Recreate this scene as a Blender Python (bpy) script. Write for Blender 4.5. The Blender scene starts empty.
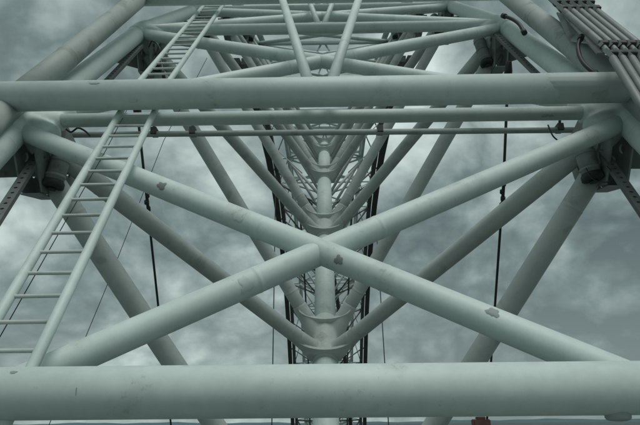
import bpy, bmesh, math, random
from mathutils import Vector, Matrix
random.seed(7)
sc = bpy.context.scene
COL = sc.collection

# ------------------------------------------------------------------ camera
FPX = 563.26; CAMZ = 97.0
PITCH = math.atan(209.0 / FPX)
cam_d = bpy.data.cameras.new("camera"); cam = bpy.data.objects.new("camera", cam_d); COL.objects.link(cam)
cam_d.sensor_width = 36.0; cam_d.lens = 36.0 * FPX / 640.0
cam_d.clip_start = 0.05; cam_d.clip_end = 60000
cam.location = (0.056, 0, CAMZ)
ROLL = math.radians(-0.5)
cam.rotation_mode = 'QUATERNION'
cam.rotation_quaternion = (Matrix.Rotation(0.0119, 3, 'Z') @ Matrix.Rotation(math.pi/2 + PITCH, 3, 'X') @ Matrix.Rotation(ROLL, 3, 'Z')).to_quaternion()
sc.camera = cam
sc.render.resolution_x = 1024; sc.render.resolution_y = 680

# ------------------------------------------------------------------ sky, sun, exposure
SUN_EL, SUN_AZ = math.radians(66), math.radians(160)      # azimuth from +Y towards +X
w = bpy.data.worlds.new("World"); sc.world = w; w.use_nodes = True
nt = w.node_tree; nt.nodes.clear()
def N(nt, t, **kw):
    n = nt.nodes.new(t)
    for k, v in kw.items():
        if k.startswith('i_'): n.inputs[k[2:].replace('_', ' ')].default_value = v
        else: setattr(n, k, v)
    return n
def L(nt, a, b): nt.links.new(a, b)
out = N(nt, 'ShaderNodeOutputWorld')
sky = N(nt, 'ShaderNodeTexSky', sky_type='NISHITA', sun_disc=False, sun_elevation=SUN_EL, sun_rotation=SUN_AZ)
bg1 = N(nt, 'ShaderNodeBackground'); bg1.inputs[1].default_value = 0.06; L(nt, sky.outputs[0], bg1.inputs[0])
tc = N(nt, 'ShaderNodeTexCoord'); sep = N(nt, 'ShaderNodeSeparateXYZ'); L(nt, tc.outputs['Generated'], sep.inputs[0])
def M(nt, op, a, b=None, clamp=False):
    n = N(nt, 'ShaderNodeMath', operation=op, use_clamp=clamp)
    for i, v in enumerate((a, b)):
        if v is None: continue
        if isinstance(v, (int, float)): n.inputs[i].default_value = v
        else: L(nt, v, n.inputs[i])
    return n.outputs[0]
zc = M(nt, 'MAXIMUM', sep.outputs[2], 0.0)
den = M(nt, 'ADD', zc, 0.62)
cx = M(nt, 'DIVIDE', sep.outputs[0], den); cy = M(nt, 'DIVIDE', sep.outputs[1], den)
comb = N(nt, 'ShaderNodeCombineXYZ'); L(nt, cx, comb.inputs[0]); L(nt, cy, comb.inputs[1])
comb.inputs[2].default_value = 3.7
wn = N(nt, 'ShaderNodeTexNoise'); wn.inputs['Scale'].default_value = 3.2; wn.inputs['Detail'].default_value = 3
L(nt, comb.outputs[0], wn.inputs['Vector'])
vm = N(nt, 'ShaderNodeVectorMath', operation='MULTIPLY_ADD'); L(nt, wn.outputs['Color'], vm.inputs[0])
vm.inputs[1].default_value = (.10, .10, .10); L(nt, comb.outputs[0], vm.inputs[2])
n1 = N(nt, 'ShaderNodeTexNoise'); n1.inputs['Scale'].default_value = 2.2; n1.inputs['Detail'].default_value = 7; n1.inputs['Roughness'].default_value = .58
L(nt, vm.outputs[0], n1.inputs['Vector'])
def billow(scale, det):
    q = N(nt, 'ShaderNodeTexNoise'); q.inputs['Scale'].default_value = scale; q.inputs['Detail'].default_value = det; q.inputs['Roughness'].default_value = .5
    L(nt, vm.outputs[0], q.inputs['Vector'])
    return M(nt, 'MULTIPLY', M(nt, 'ABSOLUTE', M(nt, 'SUBTRACT', q.outputs['Fac'], .5)), 2.0)
low = N(nt, 'ShaderNodeTexNoise'); low.inputs['Scale'].default_value = 1.5; low.inputs['Detail'].default_value = 1; L(nt, comb.outputs[0], low.inputs['Vector'])
mixn = M(nt, 'ADD', M(nt, 'ADD', M(nt, 'MULTIPLY', n1.outputs['Fac'], .62), M(nt, 'MULTIPLY', billow(4.2, 6), .33)), M(nt, 'ADD', M(nt, 'MULTIPLY', low.outputs['Fac'], .18), M(nt, 'MULTIPLY', billow(11, 3), .09)))
cr = N(nt, 'ShaderNodeValToRGB'); L(nt, mixn, cr.inputs[0])
e = cr.color_ramp.elements
e[0].position = .375; e[0].color = (.10, .136, .138, 1)
e[1].position = .625; e[1].color = (.62, .72, .69, 1)
m1 = e.new(.433); m1.color = (.155, .206, .204, 1)
m2 = e.new(.477); m2.color = (.228, .292, .286, 1)
m3 = e.new(.535); m3.color = (.36, .445, .428, 1)
# clouds merge into a paler veil towards the horizon
hz = M(nt, 'SUBTRACT', 1.0, M(nt, 'MULTIPLY', zc, 3.2), True)
veil = N(nt, 'ShaderNodeMix', data_type='RGBA'); L(nt, M(nt, 'MULTIPLY', hz, .28), veil.inputs[0]); L(nt, cr.outputs[0], veil.inputs[6])
veil.inputs[7].default_value = (.43, .53, .505, 1)
bg2 = N(nt, 'ShaderNodeBackground'); bg2.inputs[1].default_value = 1.0; L(nt, veil.outputs[2], bg2.inputs[0])
mx = N(nt, 'ShaderNodeMixShader'); mx.inputs[0].default_value = .95
L(nt, bg1.outputs[0], mx.inputs[1]); L(nt, bg2.outputs[0], mx.inputs[2]); L(nt, mx.outputs[0], out.inputs[0])

sd = bpy.data.lights.new("sun", 'SUN'); so = bpy.data.objects.new("sun", sd); COL.objects.link(so)
sd.energy = 1.2; sd.angle = math.radians(35); sd.color = (1, .985, .95)
dirv = Vector((math.sin(SUN_AZ)*math.cos(SUN_EL), math.cos(SUN_AZ)*math.cos(SUN_EL), math.sin(SUN_EL)))
so.rotation_euler = dirv.to_track_quat('Z', 'Y').to_euler()
sc.view_settings.view_transform = 'Standard'; sc.view_settings.look = 'None'
sc.view_settings.exposure = 0.16; sc.view_settings.gamma = 1.0

# ------------------------------------------------------------------ materials
def mat_paint(name, base, dark, stain, rough=.5, streak=.5, blot=.62, metallic=0.0):
    m = bpy.data.materials.new(name); m.use_nodes = True; nt = m.node_tree; nt.nodes.clear()
    o = N(nt, 'ShaderNodeOutputMaterial'); b = N(nt, 'ShaderNodeBsdfPrincipled'); L(nt, b.outputs[0], o.inputs[0])
    tc = N(nt, 'ShaderNodeTexCoord'); oi = N(nt, 'ShaderNodeObjectInfo')
    ad = N(nt, 'ShaderNodeVectorMath', operation='MULTIPLY_ADD')
    cb = N(nt, 'ShaderNodeCombineXYZ')
    for i in range(3): L(nt, oi.outputs['Random'], cb.inputs[i])
    L(nt, cb.outputs[0], ad.inputs[0]); ad.inputs[1].default_value = (37, 19, 23); L(nt, tc.outputs['Object'], ad.inputs[2])
    a = N(nt, 'ShaderNodeTexNoise'); a.inputs['Scale'].default_value = .9; a.inputs['Detail'].default_value = 6; a.inputs['Roughness'].default_value = .6
    L(nt, ad.outputs[0], a.inputs['Vector'])
    f = N(nt, 'ShaderNodeTexNoise'); f.inputs['Scale'].default_value = 9; f.inputs['Detail'].default_value = 8; f.inputs['Roughness'].default_value = .7
    L(nt, ad.outputs[0], f.inputs['Vector'])
    s = N(nt, 'ShaderNodeTexNoise'); s.inputs['Scale'].default_value = 2.6; s.inputs['Detail'].default_value = 3
    L(nt, ad.outputs[0], s.inputs['Vector'])
    v = M(nt, 'ADD', M(nt, 'MULTIPLY', a.outputs['Fac'], .6), M(nt, 'MULTIPLY', f.outputs['Fac'], .4))
    r = N(nt, 'ShaderNodeValToRGB'); L(nt, v, r.inputs[0])
    r.color_ramp.elements[0].position = .36; r.color_ramp.elements[0].color = (*dark, 1)
    r.color_ramp.elements[1].position = .60; r.color_ramp.elements[1].color = (*base, 1)
    r2 = N(nt, 'ShaderNodeValToRGB'); L(nt, M(nt, 'ADD', M(nt, 'MULTIPLY', s.outputs['Fac'], .8), M(nt, 'MULTIPLY', f.outputs['Fac'], .2)), r2.inputs[0])
    r2.color_ramp.elements[0].position = blot; r2.color_ramp.elements[0].color = (0, 0, 0, 1)
    r2.color_ramp.elements[1].position = blot + .05; r2.color_ramp.elements[1].color = (streak, streak, streak, 1)
    mm = N(nt, 'ShaderNodeMix', data_type='RGBA'); L(nt, r2.outputs[0], mm.inputs[0]); L(nt, r.outputs[0], mm.inputs[6]); mm.inputs[7].default_value = (*stain, 1)
    sp = N(nt, 'ShaderNodeTexNoise'); sp.inputs['Scale'].default_value = 22; sp.inputs['Detail'].default_value = 4; sp.inputs['Roughness'].default_value = .65
    L(nt, ad.outputs[0], sp.inputs['Vector'])
    sr = N(nt, 'ShaderNodeMapRange'); L(nt, M(nt, 'ADD', M(nt, 'MULTIPLY', sp.outputs['Fac'], .6), M(nt, 'MULTIPLY', s.outputs['Fac'], .4)), sr.inputs[0])
    sr.inputs[1].default_value = .60; sr.inputs[2].default_value = .68; sr.inputs[3].default_value = 0; sr.inputs[4].default_value = .34
    m3 = N(nt, 'ShaderNodeMix', data_type='RGBA'); L(nt, sr.outputs[0], m3.inputs[0]); L(nt, mm.outputs[2], m3.inputs[6]); m3.inputs[7].default_value = (stain[0]*.62, stain[1]*.50, stain[2]*.42, 1)
    L(nt, m3.outputs[2], b.inputs['Base Color'])
    rr = N(nt, 'ShaderNodeMapRange'); L(nt, f.outputs['Fac'], rr.inputs[0]); rr.inputs[3].default_value = rough - .12; rr.inputs[4].default_value = rough + .15
    L(nt, rr.outputs[0], b.inputs['Roughness']); b.inputs['Metallic'].default_value = metallic
    f2 = N(nt, 'ShaderNodeTexNoise'); f2.inputs['Scale'].default_value = 45; f2.inputs['Detail'].default_value = 3; L(nt, ad.outputs[0], f2.inputs['Vector'])
    bp = N(nt, 'ShaderNodeBump'); bp.inputs['Strength'].default_value = .12; bp.inputs['Distance'].default_value = .004
    L(nt, f2.outputs['Fac'], bp.inputs['Height']); L(nt, bp.outputs[0], b.inputs['Normal'])
    return m
PAINT = mat_paint('white_paint', (.69, .795, .76), (.575, .665, .63), (.44, .495, .465), .5, .32, .585)
PAINT_V = mat_paint('dusty_shaded_paint', (.56, .615, .585), (.45, .495, .47), (.33, .35, .32), .55, .45, .59)  # white paint with the struts' shade put into a darker base, plus brownish dirt
PAINT_B = mat_paint('weathered_paint', (.40, .455, .43), (.31, .35, .33), (.24, .255, .23), .55, .6, .56)
GREYP = mat_paint('grey_paint', (.34, .38, .365), (.22, .25, .24), (.15, .15, .13), .55, .6, .56)
PATCH = mat_paint('worn_primer', (.38, .43, .405), (.27, .305, .29), (.22, .225, .205), .7, .5, .5)
PATCH_R = mat_paint('repaint', (.50, .575, .55), (.42, .485, .46), (.35, .39, .365), .6, .5, .6)
PATCH_L = mat_paint('touched_up_paint', (.62, .69, .66), (.53, .60, .57), (.35, .39, .365), .6, .5, .55)
DARK = mat_paint('dark_steel', (.045, .052, .05), (.025, .028, .028), (.06, .05, .04), .55, .6, .58)
RAIL = mat_paint('rubbed_rail_steel', (.075, .085, .08), (.04, .045, .045), (.09, .075, .06), .6, .7, .52)
RAIL_B = mat_paint('rail_steel_paint', (.15, .165, .15), (.09, .10, .095), (.11, .09, .07), .6, .7, .52)
STRUT = mat_paint('strut_steel', (.17, .19, .18), (.10, .115, .11), (.1, .09, .075), .5, .5, .6)
GALV = mat_paint('galvanised_steel', (.27, .30, .29), (.19, .215, .205), (.15, .155, .14), .5, .5, .6, .2)
BRIGHT = mat_paint('bare_steel', (.66, .70, .68), (.5, .54, .52), (.3, .3, .28), .42, .4, .62, .3)
RUBBER = mat_paint('black_rubber', (.022, .024, .024), (.014, .015, .015), (.03, .03, .03), .5, .3, .6)

# ------------------------------------------------------------------ mesh helpers
def frame(d):
    d = d.normalized()
    u = Vector((1, 0, 0)) if abs(d.x) < .8 else Vector((0, 0, 1))
    a = d.cross(u).normalized(); b = d.cross(a).normalized()
    return a, b
def tube(bm, pts, radii, n=20, caps=True):
    """smooth tube through pts; radii a number or a list"""
    pts = [Vector(p) for p in pts]
    if isinstance(radii, (int, float)): radii = [radii]*len(pts)
    rings = []
    a0 = None
    for i, p in enumerate(pts):
        if i == 0: d = pts[1]-p
        elif i == len(pts)-1: d = p-pts[i-1]
        else: d = (pts[i+1]-p).normalized() + (p-pts[i-1]).normalized()
        d.normalize()
        if a0 is None: a, b = frame(d)
        else:
            a = (a0 - d*a0.dot(d)).normalized(); b = d.cross(a)
        a0 = a
        rings.append([bm.verts.new(p + (a*math.cos(2*math.pi*k/n) + b*math.sin(2*math.pi*k/n))*radii[i]) for k in range(n)])
    for r1, r2 in zip(rings, rings[1:]):
        for k in range(n):
            f = bm.faces.new((r1[k], r1[(k+1) % n], r2[(k+1) % n], r2[k])); f.smooth = True
    if caps:
        bm.faces.new(rings[0][::-1]); bm.faces.new(rings[-1])
def tube_seams(bm, a, b, r, n, fr, h=1.018, wd=.016):
    a, b = Vector(a), Vector(b); Ln = (b-a).length; pts = [a]; rr = [r]
    for f in fr:
        for o_, q in ((-wd*2.5, r), (-wd, r), (-wd*.6, r*h), (wd*.6, r*h), (wd, r), (wd*2.5, r)):
            pts.append(a.lerp(b, f+o_/Ln)); rr.append(q)
    pts.append(b); rr.append(r); tube(bm, pts, rr, n)
def collar(bm, p, d, r, w, n=24):
    d = Vector(d).normalized(); p = Vector(p)
    tube(bm, [p-d*w/2, p-d*w*.3, p+d*w*.3, p+d*w/2], [r*.985, r, r, r*.985], n)
def box(bm, c, ax, ay, az):
    """c centre, ax, ay, az half-extent vectors"""
    c = Vector(c); ax, ay, az = Vector(ax), Vector(ay), Vector(az)
    v = [bm.verts.new(c + ax*i + ay*j + az*k) for i in (-1, 1) for j in (-1, 1) for k in (-1, 1)]
    for f in ((0,1,3,2), (4,6,7,5), (0,4,5,1), (2,3,7,6), (0,2,6,4), (1,5,7,3)):
        bm.faces.new([v[i] for i in f])
def bar(bm, a, b, wdt, thk, up=(1, 0, 0)):
    a, b = Vector(a), Vector(b); d = (b-a)
    u = Vector(up); u = (u - d.normalized()*u.dot(d.normalized())).normalized(); v = d.normalized().cross(u)
    box(bm, (a+b)/2, d/2, u*wdt/2, v*thk/2)
def plate(bm, outline, thick_vec, holes=()):
    """flat plate: outline list of Vectors (convex or not), extruded along thick_vec; holes are (centre, radius)"""
    t = Vector(thick_vec)
    tmp = bmesh.new()
    vs = [tmp.verts.new(Vector(p)) for p in outline]
    es = [tmp.edges.new((vs[i], vs[(i+1) % len(vs)])) for i in range(len(vs))]
    nrm = t.normalized(); a, b = frame(nrm)
    for c, r in holes:
        hv = [tmp.verts.new(Vector(c) + a*math.cos(2*math.pi*k/14)*r + b*math.sin(2*math.pi*k/14)*r*1.3) for k in range(14)]
        es += [tmp.edges.new((hv[i], hv[(i+1) % 14])) for i in range(14)]
    bmesh.ops.triangle_fill(tmp, use_beauty=True, edges=es, normal=nrm)
    g = bmesh.ops.extrude_face_region(tmp, geom=tmp.faces[:])
    bmesh.ops.translate(tmp, verts=[x for x in g['geom'] if isinstance(x, bmesh.types.BMVert)], vec=t)
    bmesh.ops.recalc_face_normals(tmp, faces=tmp.faces[:])
    me = bpy.data.meshes.new('tmp'); tmp.to_mesh(me); tmp.free(); bm.from_mesh(me); bpy.data.meshes.remove(me)
def mesh_of(name, bm, m):
    bmesh.ops.recalc_face_normals(bm, faces=bm.faces[:])
    me = bpy.data.meshes.new(name); bm.to_mesh(me); bm.free(); me.materials.append(m)
    return me
def obj(name, me, parent=None, rx=None, m=None, label=None):
    if isinstance(me, bmesh.types.BMesh): me = mesh_of(name, me, m)
    o = bpy.data.objects.new(name, me); COL.objects.link(o)
    if parent: o.parent = parent
    if rx is not None: o.rotation_euler.x = rx
    if label: o['label'] = label
    return o
def tag(o, label=None, cat=None, group=None, kind=None):
    if label: o['label'] = label
    if cat: o['category'] = cat
    if group: o['group'] = group
    if kind: o['kind'] = kind
    return o
def empty(name, loc, label, cat, group=None):
    o = bpy.data.objects.new(name, None); COL.objects.link(o); o.location = loc; o.empty_display_size = .5
    return tag(o, label, cat, group)

# ------------------------------------------------------------------ ground
RC, CA = 58.04, 0.536
HY, HZ = RC*math.cos(CA), CAMZ - RC*math.sin(CA)       # wheel centre (hub) in y, z
CEN = Vector((0, HY, HZ))
def ground_mat(name, c1, c2, sc_, rough=.9):
    m = bpy.data.materials.new(name); m.use_nodes = True; nt = m.node_tree; b = nt.nodes['Principled BSDF']
    tc = N(nt, 'ShaderNodeTexCoord'); v = N(nt, 'ShaderNodeTexVoronoi'); v.inputs['Scale'].default_value = sc_; L(nt, tc.outputs['Object'], v.inputs['Vector'])
    n = N(nt, 'ShaderNodeTexNoise'); n.inputs['Scale'].default_value = sc_*.12; n.inputs['Detail'].default_value = 6; L(nt, tc.outputs['Object'], n.inputs['Vector'])
    r = N(nt, 'ShaderNodeValToRGB'); L(nt, M(nt, 'ADD', M(nt, 'MULTIPLY', v.outputs['Color'], .4), M(nt, 'MULTIPLY', n.outputs['Fac'], .6)), r.inputs[0])
    r.color_ramp.elements[0].position = .3; r.color_ramp.elements[0].color = (*c1, 1); r.color_ramp.elements[1].position = .7; r.color_ramp.elements[1].color = (*c2, 1)
    L(nt, r.outputs[0], b.inputs['Base Color']); b.inputs['Roughness'].default_value = rough
    return m
bm = bmesh.new()
G = 30000
for i in range(1):
    vs = [bm.verts.new((x, y, 0)) for x, y in ((-G, -G), (G, -G), (G, G), (-G, G))]; bm.faces.new(vs)
tag(obj('ground', bm, m=ground_mat('city_ground', (.05, .07, .068), (.12, .155, .155), .012)), kind='structure')
bm = bmesh.new()
prev = None
for i in range(41):
    y = -6000 + i*400; x = 60 + 500*math.sin(i*.45)*min(1, abs(y)/1500)
    cur = (bm.verts.new((x-120, y, .3)), bm.verts.new((x+120, y, .3)))
    if prev: bm.faces.new((prev[0], prev[1], cur[1], cur[0]))
    prev = cur
tag(obj('river', bm, m=ground_mat('river_water', (.03, .04, .036), (.05, .06, .05), .05, .15)), kind='structure')
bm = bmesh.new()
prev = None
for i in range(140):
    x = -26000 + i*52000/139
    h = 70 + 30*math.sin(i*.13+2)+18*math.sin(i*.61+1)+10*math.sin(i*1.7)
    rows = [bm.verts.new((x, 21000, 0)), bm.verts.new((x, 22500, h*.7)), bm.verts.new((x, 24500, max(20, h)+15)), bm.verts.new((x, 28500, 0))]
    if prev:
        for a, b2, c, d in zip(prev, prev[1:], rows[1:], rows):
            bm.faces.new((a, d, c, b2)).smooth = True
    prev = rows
tag(obj('hills', bm, m=ground_mat('far_hills', (.075, .14, .16), (.10, .17, .19), .001)), kind='structure')  # bluish base colour stands in for distance haze

# ------------------------------------------------------------------ the wheel's rim
RO, RI, W, D, T0 = 54.9, 49.19, 3.7266, 0.0958, 0.6497
RX0 = 55.18
RX = 55.56                                  # outer rail tube
def P(x, R, t): return Vector((x, -R*math.cos(t), R*math.sin(t)))      # local to the hub, t = 0 frame
def T(v): return CEN + v
rim = empty('wheel_rim', CEN, 'white tubular steel wheel rim of crossing braces filling the picture in front of the clouds', 'ferris wheel rim')
def tang(t): return Vector((0, math.sin(t), math.cos(t)))
def rad(t): return Vector((0, -math.cos(t), math.sin(t)))

ROOT_ = .24
rX, rV, rC, rI = .112, .142, .168, .238
BAY = {}
def seg(a, b, r, n, mt, name, inset=(0, 0), extra=None, nseg=1):
    bm = bmesh.new(); a, b = Vector(a), Vector(b); d = (b-a).normalized()
    if extra: tube_seams(bm, a+d*inset[0], b-d*inset[1], r, n, (.12, .88))
    else: tube(bm, [a+d*inset[0], b-d*inset[1]], r, n)
    return mesh_of(name, bm, mt)
def build_bay(n, hi):
    """meshes of one bay, between node angle 0 and D (local), node at angle 0"""
    B = {}
    seam = lambda r: hi
    for s, nm in ((-1, 'L'), (1, 'R')):
        B['chord'+nm] = ('chord_tube', seg(P(s*W, RO, 0), P(s*W, RO, D), rC, n, PAINT, 'chord_tube', (-.02, -.02), seam(rC)))
        B['rail'+nm] = ('outer_rail_tube', seg(P(s*(W-.10), RX, 0), P(s*(W-.10), RX, D), .165, n, PAINT_B, 'outer_rail_tube', (-.02, -.02), seam(.165)))
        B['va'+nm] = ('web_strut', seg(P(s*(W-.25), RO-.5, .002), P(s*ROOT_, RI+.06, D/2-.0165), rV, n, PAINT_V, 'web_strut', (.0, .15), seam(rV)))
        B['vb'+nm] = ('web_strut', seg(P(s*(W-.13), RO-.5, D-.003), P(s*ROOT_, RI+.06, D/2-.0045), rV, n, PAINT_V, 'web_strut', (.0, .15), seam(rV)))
    mid = P(0, RO-.06, D/2)
    B['x1'] = ('cross_brace', None); B['x2'] = ('cross_brace', None)
    for key, s in (('x1', -1), ('x2', 1)):
        bm = bmesh.new(); a, b = P(s*W, RO-.02, .003), P(-s*W, RO-.02, D-.003)
        off = rad(D/2)*(.004*s)
        c_ = mid+off
        if hi:
            pts, rr = [a], [rX]
            for p0, p1, f in ((a, c_, .2), (a, c_, .86), (c_, b, .14), (c_, b, .8)):
                dd = (p1-p0).normalized(); q = p0.lerp(p1, f)
                if f == .14: pts.append(c_); rr.append(rX)
                for o_, h in ((-.035, 1), (-.014, 1), (-.009, 1.02), (.009, 1.02), (.014, 1), (.035, 1)): pts.append(q+dd*o_); rr.append(rX*h)
            pts.append(b); rr.append(rX); tube(bm, pts, rr, n)
        else: tube(bm, [a, c_, b], rX, n)
        B[key] = ('cross_brace', mesh_of('cross_brace', bm, PAINT))
    B['inner'] = ('inner_chord_tube', seg(P(0, RI, -D/2), P(0, RI, D/2), rI, n+4, PAINT, 'inner_chord_tube', (.0, .0)))
    B['h3'] = ('horizontal_tube', seg(P(-W, RO, 0), P(W, RO, 0), .112, n, PAINT, 'horizontal_tube', (.1, .1), seam(.112)))
    B['h2'] = ('outer_beam', seg(P(-W+.10, RX, 0), P(W-.10, RX, 0), .178, n+4, PAINT, 'outer_beam', (0, 0), None))
    for s, nm in ((-1, 'L'), (1, 'R')):
        bm = bmesh.new()
        tube(bm, [P(s*.06, RO+.06, .002), P(s*.52, RX-.05, D-.002)], .06, max(8, n-6))
        B['v'+nm] = ('beam_brace', mesh_of('beam_brace', bm, PAINT))
    return B
HI = build_bay(28, True); LO = build_bay(10, False)

# node castings of the inner chord: tubes fused and smoothed once, then shared
def fused(name, parts, voxel, smooth, mt):
    bm = bmesh.new()
    for p, r in parts: tube(bm, p, r, 20)
    me = bpy.data.meshes.new('tmp'); bm.to_mesh(me); bm.free()
    o = bpy.data.objects.new('tmp', me); COL.objects.link(o)
    md = o.modifiers.new('r', 'REMESH'); md.mode = 'VOXEL'; md.voxel_size = voxel; md.use_smooth_shade = True
    ms = o.modifiers.new('s', 'SMOOTH'); ms.factor = .5; ms.iterations = smooth
    dg = bpy.context.evaluated_depsgraph_get(); ev = o.evaluated_get(dg)
    me2 = bpy.data.meshes.new_from_object(ev, depsgraph=dg); me2.name = name
    bpy.data.objects.remove(o); bpy.data.meshes.remove(me)
    me2.materials.clear(); me2.materials.append(mt)
    for f in me2.polygons: f.use_smooth = True
    return me2
ROOT = .24
def inner_node(voxel, smooth):
    parts = [([P(0, RI, D/2-.0105+q) for q in (-.0128, -.0115, -.0108, .0108, .0115, .0128)], [rI*1.04, rI*1.12, rI*1.08, rI*1.08, rI*1.12, rI*1.04])]
    for s in (-1, 1):
        for t, tm, xo in ((.002, D/2-.0165, .25), (D-.003, D/2-.0045, .13)):
            a = P(s*ROOT, RI+.06, tm); b = P(s*(W-xo), RO-.5, t); d = (b-a).normalized()
            parts.append(([a-d*.1, a+d*.25, a+d*.62], [.21, .17, rV*1.05]))
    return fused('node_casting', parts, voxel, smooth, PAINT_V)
NODE_HI = inner_node(.026, 5); NODE_LO = inner_node(.07, 2)
# saddle-edged web plates across the inner chord, above and below each node
def web(tD, n):
    bm = bmesh.new()
    top = [(.54*math.sin(q), .58-.24*math.cos(q)**1.3) for q in [(-1+2*i/n)*math.pi/2 for i in range(n+1)]]
    ol = top + [(.51, .40), (.43, .24), (.355, .12), (.30, .02), (-.30, .02), (-.355, .12), (-.43, .24), (-.51, .40)]
    plate(bm, [P(x, RI+z, tD) for x, z in ol], tang(tD)*.055)
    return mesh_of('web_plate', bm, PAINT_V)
WEBS = [web(D/2-.0225, 14), web(D/2-.0045, 14)]
# round joints where braces meet the chords
def outer_node(voxel, smooth):
    s = 1; parts = [([P(s*W, RO, -.0075), P(s*W, RO, 0), P(s*W, RO, .0075)], [rC*1.05, rC*1.12, rC*1.05])]
    def stub(b, r, l=.5):
        a = P(s*W, RO-.02, 0); d = (b-a).normalized(); parts.append(([a, a+d*l*.55, a+d*l], [r*1.45, r*1.22, r*1.05]))
    stub(P(-s*W, RO-.02, D-.003), rX, .62); stub(P(-s*W, RO-.02, -D+.003), rX, .62); stub(P(0, RO, 0), .112, .5)
    parts.append(([P(s*W, RO-.1, 0), P(s*(W-.25), RO-.5, 0)], [.2, .17]))
    parts.append(([P(s*W, RO+.16, 0), P(s*W, RO, 0)], [.13, .15]))
    return fused('chord_joint', parts, voxel, smooth, PAINT)
JT = outer_node(.03, 6)
JT_LO = outer_node(.08, 2)
def mirrored(me):
    m2 = me.copy(); m2.transform(Matrix.Scale(-1, 4, (1, 0, 0))); m2.flip_normals(); return m2
JTm, JTm_LO = mirrored(JT), mirrored(JT_LO)

# brackets hanging inward from each chord node
def strut_mesh(a, b):
    bm = bmesh.new(); d = (b-a); dn = d.normalized(); ux = Vector((1, 0, 0)); ux = (ux-dn*ux.dot(dn)).normalized(); nn = dn.cross(ux)
    h = .058; n = max(4, int(d.length/.11))
    plate(bm, [a-ux*h, b-ux*h, b+ux*h, a+ux*h], nn*.05, [(a+d*((i+.5)/n), .017) for i in range(n)])
    return mesh_of('channel_strut', bm, STRUT)
def bracket_parts(s, hi):
    out = {}
    X0 = s*(W-.12)
    # gusset plates, two cheeks with lightening holes
    for nm, dx in (('gusset_plate', -.13), ('gusset_plate_b', .13)):
        bm = bmesh.new(); x = X0 + dx
        ol = [P(x, RO-.12, -.0075), P(x, RO-.12, .0085), P(x, RO-.60, .0115), P(x, RO-.98, .0075), P(x, RO-1.08, .003), P(x, RO-1.02, -.003), P(x, RO-.70, -.0105)]
        plate(bm, ol, (.025, 0, 0), [(P(x, RO-.38, -.0045), .055), (P(x, RO-.66, -.003), .06), (P(x, RO-.86, .003), .045)])
        out[nm] = mesh_of('gusset_plate', bm, GREYP)
    bm = bmesh.new(); bar(bm, P(X0+.012, RO-.70, -.0112), P(X0+.012, RO-1.02, -.0038), .236, .02); out['gusset_cover'] = mesh_of('gusset_cover', bm, GREYP)
    bm = bmesh.new(); bar(bm, P(X0+.012, RO-1.07, -.002), P(X0+.012, RO-1.00, .0072), .236, .02); out['gusset_base'] = mesh_of('gusset_base', bm, GREYP)
    # wing plate towards the outside
    bm = bmesh.new()
    ol = [P(X0+s*.15, RO-.30, -.001), P(X0+s*.62, RO-.22, -.012), P(X0+s*.70, RO-.42, -.013), P(X0+s*.15, RO-.85, .002)]
    plate(bm, ol, tang(0)*.03, [(P(X0+s*.42, RO-.42, -.0065), .06)] if False else [])
    out['wing_plate'] = mesh_of('wing_plate', bm, GREYP)
    # damper cylinder with dark end cap
    a, b = P(s*(W-.46), RO-.28, .0), P(s*(W-.37), RO-.64, -.0078)
    bm = bmesh.new(); tube(bm, [a, b], .115, 22); d = (b-a).normalized()
    for f in (.12, .5, .86): collar(bm, a.lerp(b, f), d, .124, .03, 22)
    out['damper_cylinder'] = mesh_of('damper_cylinder', bm, GREYP)
    bm = bmesh.new(); tube(bm, [b-d*.02, b+d*.01, b+d*.07, b+d*.08], [.118, .135, .135, .10], 22)
    tube(bm, [b+d*.08, b+d*.11], .05, 12)
    out['end_cap'] = mesh_of('end_cap', bm, DARK)
    # channel strut (perforated)
    a, b = P(s*(W-.22), RO-.45, .004), P(s*(W-.05), RO-.30, -.026)
    out['channel_strut'] = strut_mesh(a, b)
    # small bolts on the cheek
    bm = bmesh.new()
    for R_, t_ in ((RO-.25, .004), (RO-.25, -.004), (RO-.8, .002), (RO-.8, -.001)):
        for dx in (-.15, .175): tube(bm, [P(X0+dx-.015, R_, t_), P(X0+dx+.015, R_, t_)], .028, 6)
    out['bolt_set'] = mesh_of('bolt_set', bm, GALV)
    return out
BR = {s: bracket_parts(s, True) for s in (-1, 1)}

NK = 25
for k in range(-1, NK+1):
    t = T0 + k*D; B = HI if k <= 3 else LO
    for key, (nm, me) in B.items():
        if key in ('vL', 'vR') and k < 1: continue
        if key in ('railL', 'railR') and k < 1: continue
        if key == 'h2' and k in (-1, 0): continue
        if key == 'h3' and k == 0: continue
        o = obj(nm, me, rim, -t)
        if k == -1 and nm == 'cross_brace': o.location.z = -.030; o.location.y = -.010
    obj('node_casting', NODE_HI if k <= 4 else NODE_LO, rim, -t)
    if k <= 10:
        for me in WEBS: obj('web_plate', me, rim, -t)
    obj('chord_joint', JT if k <= 3 else JT_LO, rim, -t); obj('chord_joint', JTm if k <= 3 else JTm_LO, rim, -t)
    if 0 <= k <= 5:
        for s in (-1, 1):
            g = obj('gusset_plate', BR[s]['gusset_plate'], rim, -t); obj('gusset_plate', BR[s]['gusset_plate_b'], rim, -t)
            obj('gusset_cover', BR[s]['gusset_cover'], rim, -t); obj('gusset_base', BR[s]['gusset_base'], rim, -t)
            tag(obj('bolt_set', BR[s]['bolt_set'], g), kind='stuff')
            obj('wing_plate', BR[s]['wing_plate'], rim, -t)
            c = obj('damper_cylinder', BR[s]['damper_cylinder'], rim, -t)
            obj('end_cap', BR[s]['end_cap'], c)
            if k > 1: obj('channel_strut', BR[s]['channel_strut'], rim, -t)

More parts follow.
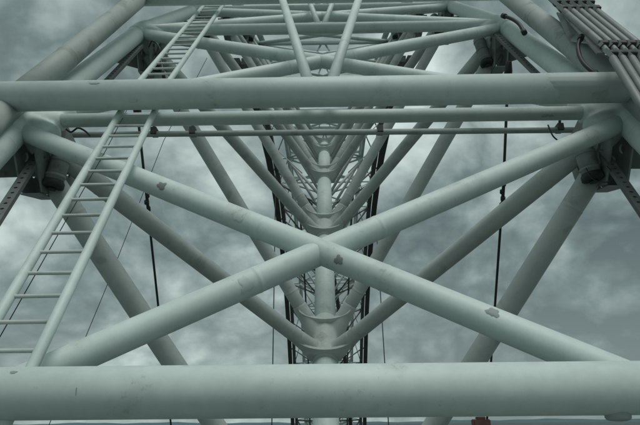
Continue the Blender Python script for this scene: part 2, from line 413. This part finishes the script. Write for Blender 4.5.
# dark drive rails outside the rim on the far side and their outriggers
for s in (-1, 1):
    bm = bmesh.new()
    xr = s*5.44
    a, b = P(xr, RO+.2, -.004), P(xr, RO+.2, D+.004)
    bar(bm, a+Vector((s*.34, 0, 0)), b+Vector((s*.34, 0, 0)), .58, .45)
    me1 = mesh_of('drive_rail', bm, RAIL)
    bm = bmesh.new(); bar(bm, a-Vector((s*.30, 0, 0)), b-Vector((s*.30, 0, 0)), .46, .40); me1b = mesh_of('drive_rail', bm, RAIL_B)
    bm = bmesh.new(); bar(bm, (a+b)/2-Vector((.4, 0, 0)), (a+b)/2+Vector((.4, 0, 0)), .16, .12, (0, 1, 0)); me1c = mesh_of('rail_tie', bm, RAIL_B)
    mes = []
    for nm, p, q, r in (('outrigger', P(s*W, RO, 0), P(s*4.95, RO, 0), .09), ('outrigger', P(s*W, RO, 0), P(s*4.95, RO, D*.9), .06), ('outrigger_brace', P(s*2.2, RI+2.8, D/2), P(s*4.95, RO-.1, D/2), .05), ('lattice_brace', P(s*4.95, RO, 0), P(s*.3, RI+.5, D*.95), .055), ('lattice_brace', P(s*4.95, RO, D), P(s*.3, RI+.5, D*.05), .055)):
        bm = bmesh.new(); tube(bm, [p, q], r, 8); mes.append((nm, mesh_of(nm, bm, PAINT)))
    for nm, p, q, r in (('lattice_brace', P(s*5.1, RO-.1, 0), P(s*1.4, RI+1.6, D*.5), .10), ('lattice_brace', P(s*5.1, RO-.1, D), P(s*1.4, RI+1.6, D*.5), .10), ('lattice_tie', P(s*5.0, RO-.2, D*.5), P(s*.6, RI+1.2, D*.5), .08), ('lattice_rail', P(s*2.9, RO-2.6, 0), P(s*2.9, RO-2.6, D), .13)):
        bm = bmesh.new(); tube(bm, [p, q], r, 6); mes.append((nm, mesh_of(nm, bm, RAIL_B)))
    for k in range(6, NK+1):
        obj('drive_rail', me1, rim, -(T0+k*D)); obj('drive_rail', me1b, rim, -(T0+k*D)); obj('rail_tie', me1c, rim, -(T0+k*D))
        for nm, me in mes[:3] if k < 10 else mes: obj(nm, me, rim, -(T0+k*D))
# dark service rail beside the inner chord, far side
# placed below
# ------------------------------------------------------------------ near members placed on their own
def ray(px, py, depth):
    """point of the place seen at photo pixel px,py at a given depth in front of the camera"""
    hx = (px-320)/FPX*depth; hu = -(py-212.5)/FPX*depth
    q = cam.rotation_quaternion
    return cam.location + q @ Vector((hx, hu, -depth))
def part_world(name, bm, m, parent, label=None):
    bmesh.ops.translate(bm, verts=bm.verts[:], vec=-parent.location)
    return obj(name, bm, parent, None, m, label)
def rayR(px, py, R):
    """intersection of that line of sight with the rim's cylinder of radius R (near side)"""
    o = cam.location - CEN; d = (ray(px, py, 1.0) - cam.location)
    a = d.y**2+d.z**2; b = o.y*d.y+o.z*d.z; c = o.y**2+o.z**2-R*R
    s_ = (-b - math.sqrt(b*b-a*c))/a
    return cam.location + d*s_
bm = bmesh.new(); tube(bm, [ray(330, 250, 72)-CEN, ray(338, 305, 76)-CEN, ray(346, 368, 80)-CEN, ray(351, 430, 82)-CEN], .27, 10); obj('service_rail', bm, rim, None, RAIL)
# nearest big beam
tH1 = math.radians(32.70)
bm = bmesh.new(); y1 = -55.22*math.cos(tH1); z1 = 55.22*math.sin(tH1)
cH = Vector((0, y1, z1-.022))
tube(bm, [cH+Vector((-W-.2, 0, 0)), cH+Vector((W+.2, 0, 0))], .150, 48)
H1 = obj('outer_beam', bm, rim, None, PAINT, 'nearest and thickest horizontal tube across the bottom of the picture')
for x in (-1.93, 1.70):
    bm = bmesh.new()
    tube(bm, [cH+Vector((x, 0, -.12)), cH+Vector((x, 0, -.163)), cH+Vector((x, 0, -.174)), cH+Vector((x, 0, -.180)), cH+Vector((x, 0, -.183))], [.07, .07, .062, .045, .015], 28)
    obj('lifting_lug', bm, H1, None, PAINT_B)
# second big beam
cH2 = rail_c = ray(320, 92, 6.67) - CEN; cH2.x = 0
bm = bmesh.new(); tube(bm, [cH2+Vector((-W-.22, 0, 0)), cH2+Vector((W+.04, 0, 0))], .178, 64)
H2 = obj('outer_beam', bm, rim, None, PAINT, 'second big horizontal tube above the crossing braces')
for s in (-1, 1):
    e_ = W+.04 if s > 0 else W+.22
    bm = bmesh.new(); tube(bm, [cH2+Vector((s*(e_-.04), 0, 0)), cH2+Vector((s*(e_+.03), 0, 0))], .205, 32)
    fl = obj('beam_flange', bm, H2, None, GREYP)
    bm = bmesh.new()
    for k in range(10):
        a = 2*math.pi*k/10; p = cH2+Vector((s*e_, math.cos(a)*.19, math.sin(a)*.19)); tube(bm, [p-Vector((s*.06, 0, 0)), p+Vector((s*.05, 0, 0))], .016, 6)
    tag(obj('flange_bolts', bm, H2, None, DARK), kind='stuff')
# outer rail tubes and V braces beside the second big beam
for s in (-1, 1):
    a, b, c = P(s*(W+.03), RX0, T0-D), P(s*(W+.03), RX0, T0), P(s*(W-.10), RX, T0+D)
    bm = bmesh.new(); tube_seams(bm, a, b, .165, 32, (.5,)); obj('outer_rail_tube', bm, rim, None, PAINT_B)
    bm = bmesh.new(); tube_seams(bm, b, c, .165, 32, (.3, .62)); obj('outer_rail_tube', bm, rim, None, PAINT_B)
    bm = bmesh.new(); tube_seams(bm, cH2+Vector((s*.10, 0, 0)), P(s*.80, RX, T0+D), .071, 24, (.5,)); obj('beam_brace', bm, rim, None, PAINT)
# horizontal chord tube at the same level, and the thin rail under it
bm = bmesh.new(); tube(bm, [P(-W, RO, T0), P(W, RO, T0)], .087, 32)
obj('horizontal_tube', bm, rim, None, PAINT)
pL = ray(62, 135, 8.0) - CEN; pR = ray(575, 130, 8.0) - CEN
bm = bmesh.new(); tube(bm, [pL, pR], .042, 16)
thin = obj('thin_rail', bm, rim, None, PAINT_B)
for f in (.18, .255, .62, .97):
    bm = bmesh.new()
    p = pL.lerp(pR, f); box(bm, p+Vector((0, 0, .03)), (.04, 0, 0), (0, .07, 0), (0, 0, .05))
    tube(bm, [p, p+Vector((0, -.1, .22))], .02, 8)
    obj('rail_clamp', bm, thin, None, DARK)

for x0_, y0_, d0_, x1_, y1_, d1_ in ((46, 146, 7.4, -14, 240, 5.6), (594, 143, 7.4, 655, 232, 5.6), (141, 47, 11.2, 96, 95, 9.2), (496, 36, 11.2, 543, 82, 9.4)):
    obj('channel_strut', strut_mesh(ray(x0_, y0_, d0_)-CEN, ray(x1_, y1_, d1_)-CEN), rim)
# worn spots and touch-up patches lying on tubes: thin curved skins with a ragged outline
def patch(a, b, r, f0, f1, ang0, ang1, m, seed, parent, name='worn_patch', thick=.004):
    rnd = random.Random(seed); a, b = Vector(a), Vector(b); d = (b-a).normalized(); Ln = (b-a).length
    u = (cam.location-CEN-(a.lerp(b, (f0+f1)/2))); u = (u-d*u.dot(d)).normalized(); v = d.cross(u)
    n = 22; bm = bmesh.new(); inner = []; outer = []
    fc, ac = (f0+f1)/2, (ang0+ang1)/2; vs = []
    c = bm.verts.new(a + d*Ln*fc + (u*math.cos(ac)+v*math.sin(ac))*(r+thick))
    ph = [rnd.uniform(0, 6.28) for _ in range(4)]
    rings = []
    for q in (.3, .55, .8, 1.0):
        ring = []
        for k in range(n):
            th = 2*math.pi*k/n
            rr = q*(1 + .16*math.sin(3*th+ph[0]) + .12*math.sin(5*th+ph[1]) + .09*math.sin(9*th+ph[2]) + rnd.uniform(-.05, .05)*(q == 1))
            sq = 1/max(abs(math.cos(th)), abs(math.sin(th)))*.5+.5
            f = fc + (f1-f0)/2*math.cos(th)*rr*min(sq, 1.25); an = ac + (ang1-ang0)/2*math.sin(th)*rr*min(sq, 1.25)
            ring.append(bm.verts.new(a + d*Ln*f + (u*math.cos(an)+v*math.sin(an))*(r+(thick if q < 1 else .002))))
        rings.append(ring)
    for k in range(n): bm.faces.new((c, rings[0][k], rings[0][(k+1) % n])).smooth = True
    for r1, r2 in zip(rings, rings[1:]):
        for k in range(n): bm.faces.new((r1[k], r2[k], r2[(k+1) % n], r1[(k+1) % n])).smooth = True
    return obj(name, bm, parent, None, m)
def xline(s, k):     # diagonal starting at side s of node k, halves
    t = T0+k*D
    o_ = Vector((0, -.010, -.030)); m_ = P(0, RO-.06, D/2)+rad(D/2)*(.004*(1 if s > 0 else -1))
    m_ = Matrix.Rotation(-t, 3, 'X') @ m_
    return P(s*W, RO-.02, t+.003)+o_, m_+o_, P(-s*W, RO-.02, t+D-.003)+o_
aL, mid, bR = xline(-1, -1)      # bottom left to top right
aR, mid2, bL = xline(1, -1)         # bottom right to top left
patch(mid2, aR, rX, .045, .062, -.25, .4, PATCH, 1, rim)
patch(mid2, aR, rX, .330, .350, -1.0, -.35, PATCH, 2, rim)
patch(mid2, bL, rX, .405, .428, -.2, .5, PATCH, 3, rim)
patch(mid, aL, rX, .155, .18, -.6, .6, PATCH_L, 5, rim)
patch(mid2, bL, rX, .18, .20, -.3, .5, PATCH_L, 12, rim)
a2, b2 = cH2+Vector((-W, 0, 0)), cH2+Vector((W, 0, 0))
bm = bmesh.new(); rows = []
for k in range(97):
    an = 2*math.pi*k/96; f0 = W*(.70 + .035*math.cos(an*1+2.2) + .012*math.sin(3*an+1) + .003*math.sin(17*an)); f1 = W*(.985+.01*math.sin(3*an))
    rows.append([bm.verts.new(cH2+Vector((f0+(f1-f0)*q, math.cos(an)*r_, math.sin(an)*r_))) for q, r_ in ((0, .1785), (.01, .1803), (.99, .1803), (1, .1785))])
for r1, r2 in zip(rows, rows[1:]):
    for k in range(3): bm.faces.new((r1[k], r1[k+1], r2[k+1], r2[k])).smooth = True
obj('repainted_patch', bm, H2, None, PATCH_R)
patch(a2, b2, .178, .20, .215, .2, .5, PATCH_L, 8, H2)
patch(a2, b2, .178, .14, .155, -.95, -.8, PATCH, 9, H2)
a1, b1 = cH+Vector((-W, 0, 0)), cH+Vector((W, 0, 0))
patch(a1, b1, .150, .3177, .3183, -.2, .1, PATCH, 10, H1, 'paint_crack', .001)
patch(a1, b1, .150, .262, .267, -.95, -.8, PATCH, 11, H1, 'paint_chip', .001)
patch(a1, b1, .150, .212, .217, -.9, -.82, PATCH, 13, H1, 'paint_chip', .001)
a3, b3 = P(-W, RO, T0), P(W, RO, T0)
patch(a3, b3, .087, .865, .885, .1, .5, PATCH, 14, rim)

# ------------------------------------------------------------------ ladder
LADR = Vector((.415, 0, 0))
Lp = [rayR(14, 290, 55.07), rayR(120, 113, 55.07), rayR(138, 83, 55.07)]
d0 = Lp[0]-Lp[1]
Lp = [Lp[0]+d0*.55]+Lp[:1]+Lp[1:]
Lp.append(ray(205, 4, 12.3)); Lp.append(ray(232, -25, 14.6))
lad = empty('access_ladder', Lp[0], 'pale steel ladder climbing the rim from the lower left corner', 'ladder')
for off in (Vector((0, 0, 0)), LADR):
    bm = bmesh.new(); tube(bm, [p+off for p in Lp], [.040, .040, .038, .038, .038, .038], 16); part_world('side_rail', bm, PAINT, lad)
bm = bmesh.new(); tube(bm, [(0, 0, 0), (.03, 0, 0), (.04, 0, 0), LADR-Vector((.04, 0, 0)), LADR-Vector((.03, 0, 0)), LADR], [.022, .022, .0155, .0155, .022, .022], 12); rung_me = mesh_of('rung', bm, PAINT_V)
carry = .1
for A0, A1 in zip(Lp, Lp[1:]):
    Ln = (A1-A0).length; x = carry
    while x < Ln:
        o = obj('rung', rung_me, lad); o.location = A0.lerp(A1, x/Ln)-lad.location; o.rotation_euler.y = random.uniform(-.008, .008); x += .262
    carry = x-Ln
for p, q in ((Lp[2], cH2+CEN), (Lp[4], P(0, RX, T0+D)+CEN)):
    for off in (Vector((0, 0, 0)), LADR):
        bm = bmesh.new(); tube(bm, [p+off, Vector(((p+off).x, q.y, q.z))], .02, 8); part_world('stand_off', bm, GREYP, lad)

# ------------------------------------------------------------------ ropes and cables
def cable(name, pts, r, m, label, cat, group=None, n=8):
    e_ = empty(name, pts[0], label, cat, group)
    bm = bmesh.new(); tube(bm, pts, r, n); part_world('strand', bm, m, e_)
    return e_
def sag(a, b, s, n=10):
    return [a.lerp(b, i/n) - Vector((0, 0, s*4*(i/n)*(1-i/n))) for i in range(n+1)]
# fall-arrest line beside the ladder
A = ray(155, 56, 9.3); Bp = ray(106, 150, 6.2); Cp = ray(-3, 342, 4.35)
cable('safety_line', [A, Bp, Cp], .0042, DARK, 'thin dark safety line running along the ladder rungs', 'safety line')
cable('guide_wire', [ray(207, 58, 12.0), ray(164, 140, 11.0), ray(106, 288, 9.5), ray(49, 425, 8.2), ray(36, 458, 8.0)], .006, DARK, 'very thin slanting wire between the ladder and the left dark spoke cable', 'wire')
def spoke(top, socket, bottom, r, label, sgn):
    e_ = empty('spoke_cable', top, label, 'spoke cable', 'dark spoke cables hanging from the rim')
    bm = bmesh.new(); tube(bm, [top, socket, bottom, top+(bottom-top)*1.25], r, 12); part_world('strand', bm, DARK, e_)
    d = (bottom-top).normalized()
    bm = bmesh.new()
    for i, (o_, rr, ln) in enumerate(((0, .045, .16), (.2, .034, .10), (.36, .05, .10), (.52, .028, .12))):
        c = socket + d*o_ + Vector((.03*(1 if i % 2 else -.3), 0, 0))*sgn
        tube(bm, [c-d*ln/2, c-d*ln*.35, c+d*ln*.35, c+d*ln/2], [rr*.6, rr, rr, rr*.6], 12)
    bar(bm, socket-d*.12+Vector((.02, 0, 0)), socket+d*.62+Vector((.02, 0, 0)), .03, .03)
    part_world('socket', bm, DARK, e_)
    bm = bmesh.new(); tube(bm, [top-d*.28, top-d*.1, top+d*.25, top+d*.3], [.05, .075, .075, .04], 14); part_world('top_fitting', bm, DARK, e_)
    return e_
spL = spoke(ray(137, 108, 10.6), ray(145.5, 187, 11.3), ray(170, 416, 15.5), .026, 'dark spoke cable with lumpy socket on the left, just right of the ladder', 1)
spR = spoke(ray(508, 76, 10.6), ray(503.5, 183, 11.3), ray(487.3, 416, 15.5), .028, 'dark spoke cable with small socket crossing the right-hand braces', -1)
# dark rectangular tensioner low on the right cable
bm = bmesh.new(); c = ray(481, 423.5, 15.5)
box(bm, c, (.23, 0, 0), (0, .16, 0), (0, 0, .11)); box(bm, c+Vector((0, 0, .14)), (.13, 0, 0), (0, .1, 0), (0, 0, .035))
bmesh.ops.bevel(bm, geom=bm.edges[:], offset=.02, segments=2, affect='EDGES')
part_world('tensioner', bm, mat_paint('red_oxide', (.13, .06, .05), (.08, .045, .04), (.05, .04, .035), .6, .5, .55), spR)
# far spokes running down to the hub
hubL, hubR = CEN+Vector((-4.6, 0, 0)), CEN+Vector((5.0, 0, 0))
e1 = cable('spoke_cable', [ray(276, 160, 60), ray(272, 415, 48), ray(271, 470, 46)], .05, DARK, 'thin distant spoke cable left of the far rim', 'spoke cable', 'thin distant spoke cables')
e2 = cable('spoke_cable', [ray(375.5, 215, 60), ray(388, 415, 48), ray(391, 470, 46)], .05, DARK, 'thin distant spoke cable right of the far rim', 'spoke cable', 'thin distant spoke cables')

# ------------------------------------------------------------------ conduit bundle upper right
bun = empty('conduit_bundle', ray(628, 79, 5.9), 'bundle of five parallel grey conduits with metal clamps in the upper right corner', 'conduits')
for i in range(5):
    q0 = ray(546+i*8.6, -6, 9.0); q1 = ray(562+i*8.2, 9, 8.2); q2 = ray(601+i*9.0, 43, 6.8); q3 = ray(612+i*9.5, 57, 6.3); q4 = ray(636+i*10, 96, 5.6); q5 = ray(655+i*11, 130, 5.1)
    bm = bmesh.new(); tube(bm, [q0, q1, q1.lerp(q2, .97), q2, q3, q3.lerp(q4, .04), q4, q5], [.043, .043, .043, .030, .030, .043, .043, .043], 14)
    part_world('conduit', bm, GALV, bun)
for j, (px, py, dp, sp) in enumerate(((557, 4, 8.35, 8.3), (563, 10, 8.15, 8.3), (603, 46, 6.7, 9.1), (612, 56, 6.35, 9.5))):
    for i in range(5):
        c = ray(px+i*sp, py, dp); d = (ray(px+i*sp+9, py+8, dp-.35)-c).normalized(); up = rad(T0+D*.5)
        bm = bmesh.new(); u = up.cross(d).normalized()
        box(bm, c+up*.015, d*(.06 if j else .055), u*.047, up*.045)
        bmesh.ops.bevel(bm, geom=bm.edges[:], offset=.006, segments=1, affect='EDGES')
        cl = part_world('clamp', bm, DARK, bun)
        tc_ = (cam.location-c).normalized(); dd = (d-tc_*d.dot(tc_)).normalized(); uu = dd.cross(tc_); bm = bmesh.new(); box(bm, c-dd*.035+tc_*.085, dd*(.075 if j != 2 else .02), uu*.026, tc_*.006)
        bmesh.ops.translate(bm, verts=bm.verts[:], vec=-bun.location)
        obj('clamp_plate', bm, cl, None, BRIGHT)
# backing tray
tr = [ray(551, -4, 9.1), ray(590, -6, 9.1), ray(641, 46, 6.9), ray(598, 48, 6.9)]
bm = bmesh.new(); nrm = (tr[1]-tr[0]).cross(tr[3]-tr[0]).normalized()*-.02
if nrm.y < 0: nrm = -nrm
tr = [p+nrm*3 for p in tr]
plate(bm, tr, nrm); part_world('tray', bm, GREYP, bun)
bm = bmesh.new()
p0 = [ray(557, 12, 8.5), ray(570, 40, 8.0), ray(585, 42, 7.6), ray(600, 44, 7.2), ray(588, 20, 8.0)]
plate(bm, p0, (0, .03, .0)); part_world('side_bracket', bm, GREYP, bun)
def hose(pts, r, label, nm='hose'):
    P_ = [Vector(p) for p in pts]; out_ = []
    for i in range(len(P_)-1):
        p0, p1, p2, p3 = P_[max(0, i-1)], P_[i], P_[i+1], P_[min(len(P_)-1, i+2)]
        for q in range(6):
            t = q/6; out_.append(.5*((2*p1)+(-p0+p2)*t+(2*p0-5*p1+4*p2-p3)*t*t+(-p0+3*p1-3*p2+p3)*t**3))
    out_.append(P_[-1])
    bm = bmesh.new()
    e_ = empty(nm, P_[0], label, 'hose'); tube(bm, out_, r, 12); part_world('strand', bm, RUBBER, e_)
    for p, q in ((out_[0], out_[1]), (out_[-1], out_[-2])):
        bm = bmesh.new(); d = (q-p).normalized(); tube(bm, [p-d*.04, p+d*.04], r*1.5, 10)
        part_world('hose_fitting', bm, DARK, e_)
hose([ray(581, 38, 7.4), ray(578, 46, 7.3), ray(580, 57, 7.1), ray(586, 66, 6.9), ray(596, 74, 6.75)], .027, 'black rubber hose hanging in a curve under the conduit bundle')
hose([ray(504, 16, 9.6), ray(512, 19, 9.4), ray(519, 24, 9.2), ray(524, 32, 9.0)], .03, 'short black hose lying on the upper right chord joint')
hose([ray(160, 58, 9.8), ray(162, 66, 9.7), ray(163, 73, 9.6), ray(165, 83, 9.6)], .03, 'short black hose hanging behind the upper ladder rungs')

# loose thin cables round the brackets
def loose(pts, label, r=.007):
    P_ = [Vector(p) for p in pts]; out_ = []
    for i in range(len(P_)-1):
        p0, p1, p2, p3 = P_[max(0, i-1)], P_[i], P_[i+1], P_[min(len(P_)-1, i+2)]
        for q in range(6):
            t = q/6; out_.append(.5*((2*p1)+(-p0+p2)*t+(2*p0-5*p1+4*p2-p3)*t*t+(-p0+3*p1-3*p2+p3)*t**3))
    out_.append(P_[-1]); bm = bmesh.new(); tube(bm, [p-P_[0] for p in out_], r, 8)
    o = obj('loose_cable', bm, None, None, RUBBER); o.location = P_[0]
    return tag(o, label, 'cable')
loose([ray(586, 168, 6.9), ray(592, 178, 6.8), ray(601, 182, 6.7), ray(611, 181, 6.6), ray(613, 174, 6.6), ray(607, 166, 6.7)], 'thin black cable looping below the right-hand bracket')
loose([ray(58, 131, 7.3), ray(64, 128, 7.2), ray(71, 132, 7.2), ray(78, 128, 7.2), ray(85, 131, 7.3), ray(90, 136, 7.5)], 'thin black cable curling under the horizontal tube left of the ladder', .012)
loose([ray(548, 125, 7.5), ray(553, 136, 7.4), ray(560, 141, 7.4), ray(566, 139, 7.4)], 'short black cable hanging beside the right end of the thin rail', .010)
loose([ray(149, 47, 10.6), ray(152, 41, 10.5), ray(157, 44, 10.5), ray(160, 50, 10.4), ray(157, 57, 10.4)], 'thin black cable coiled behind the upper left bracket', .014)
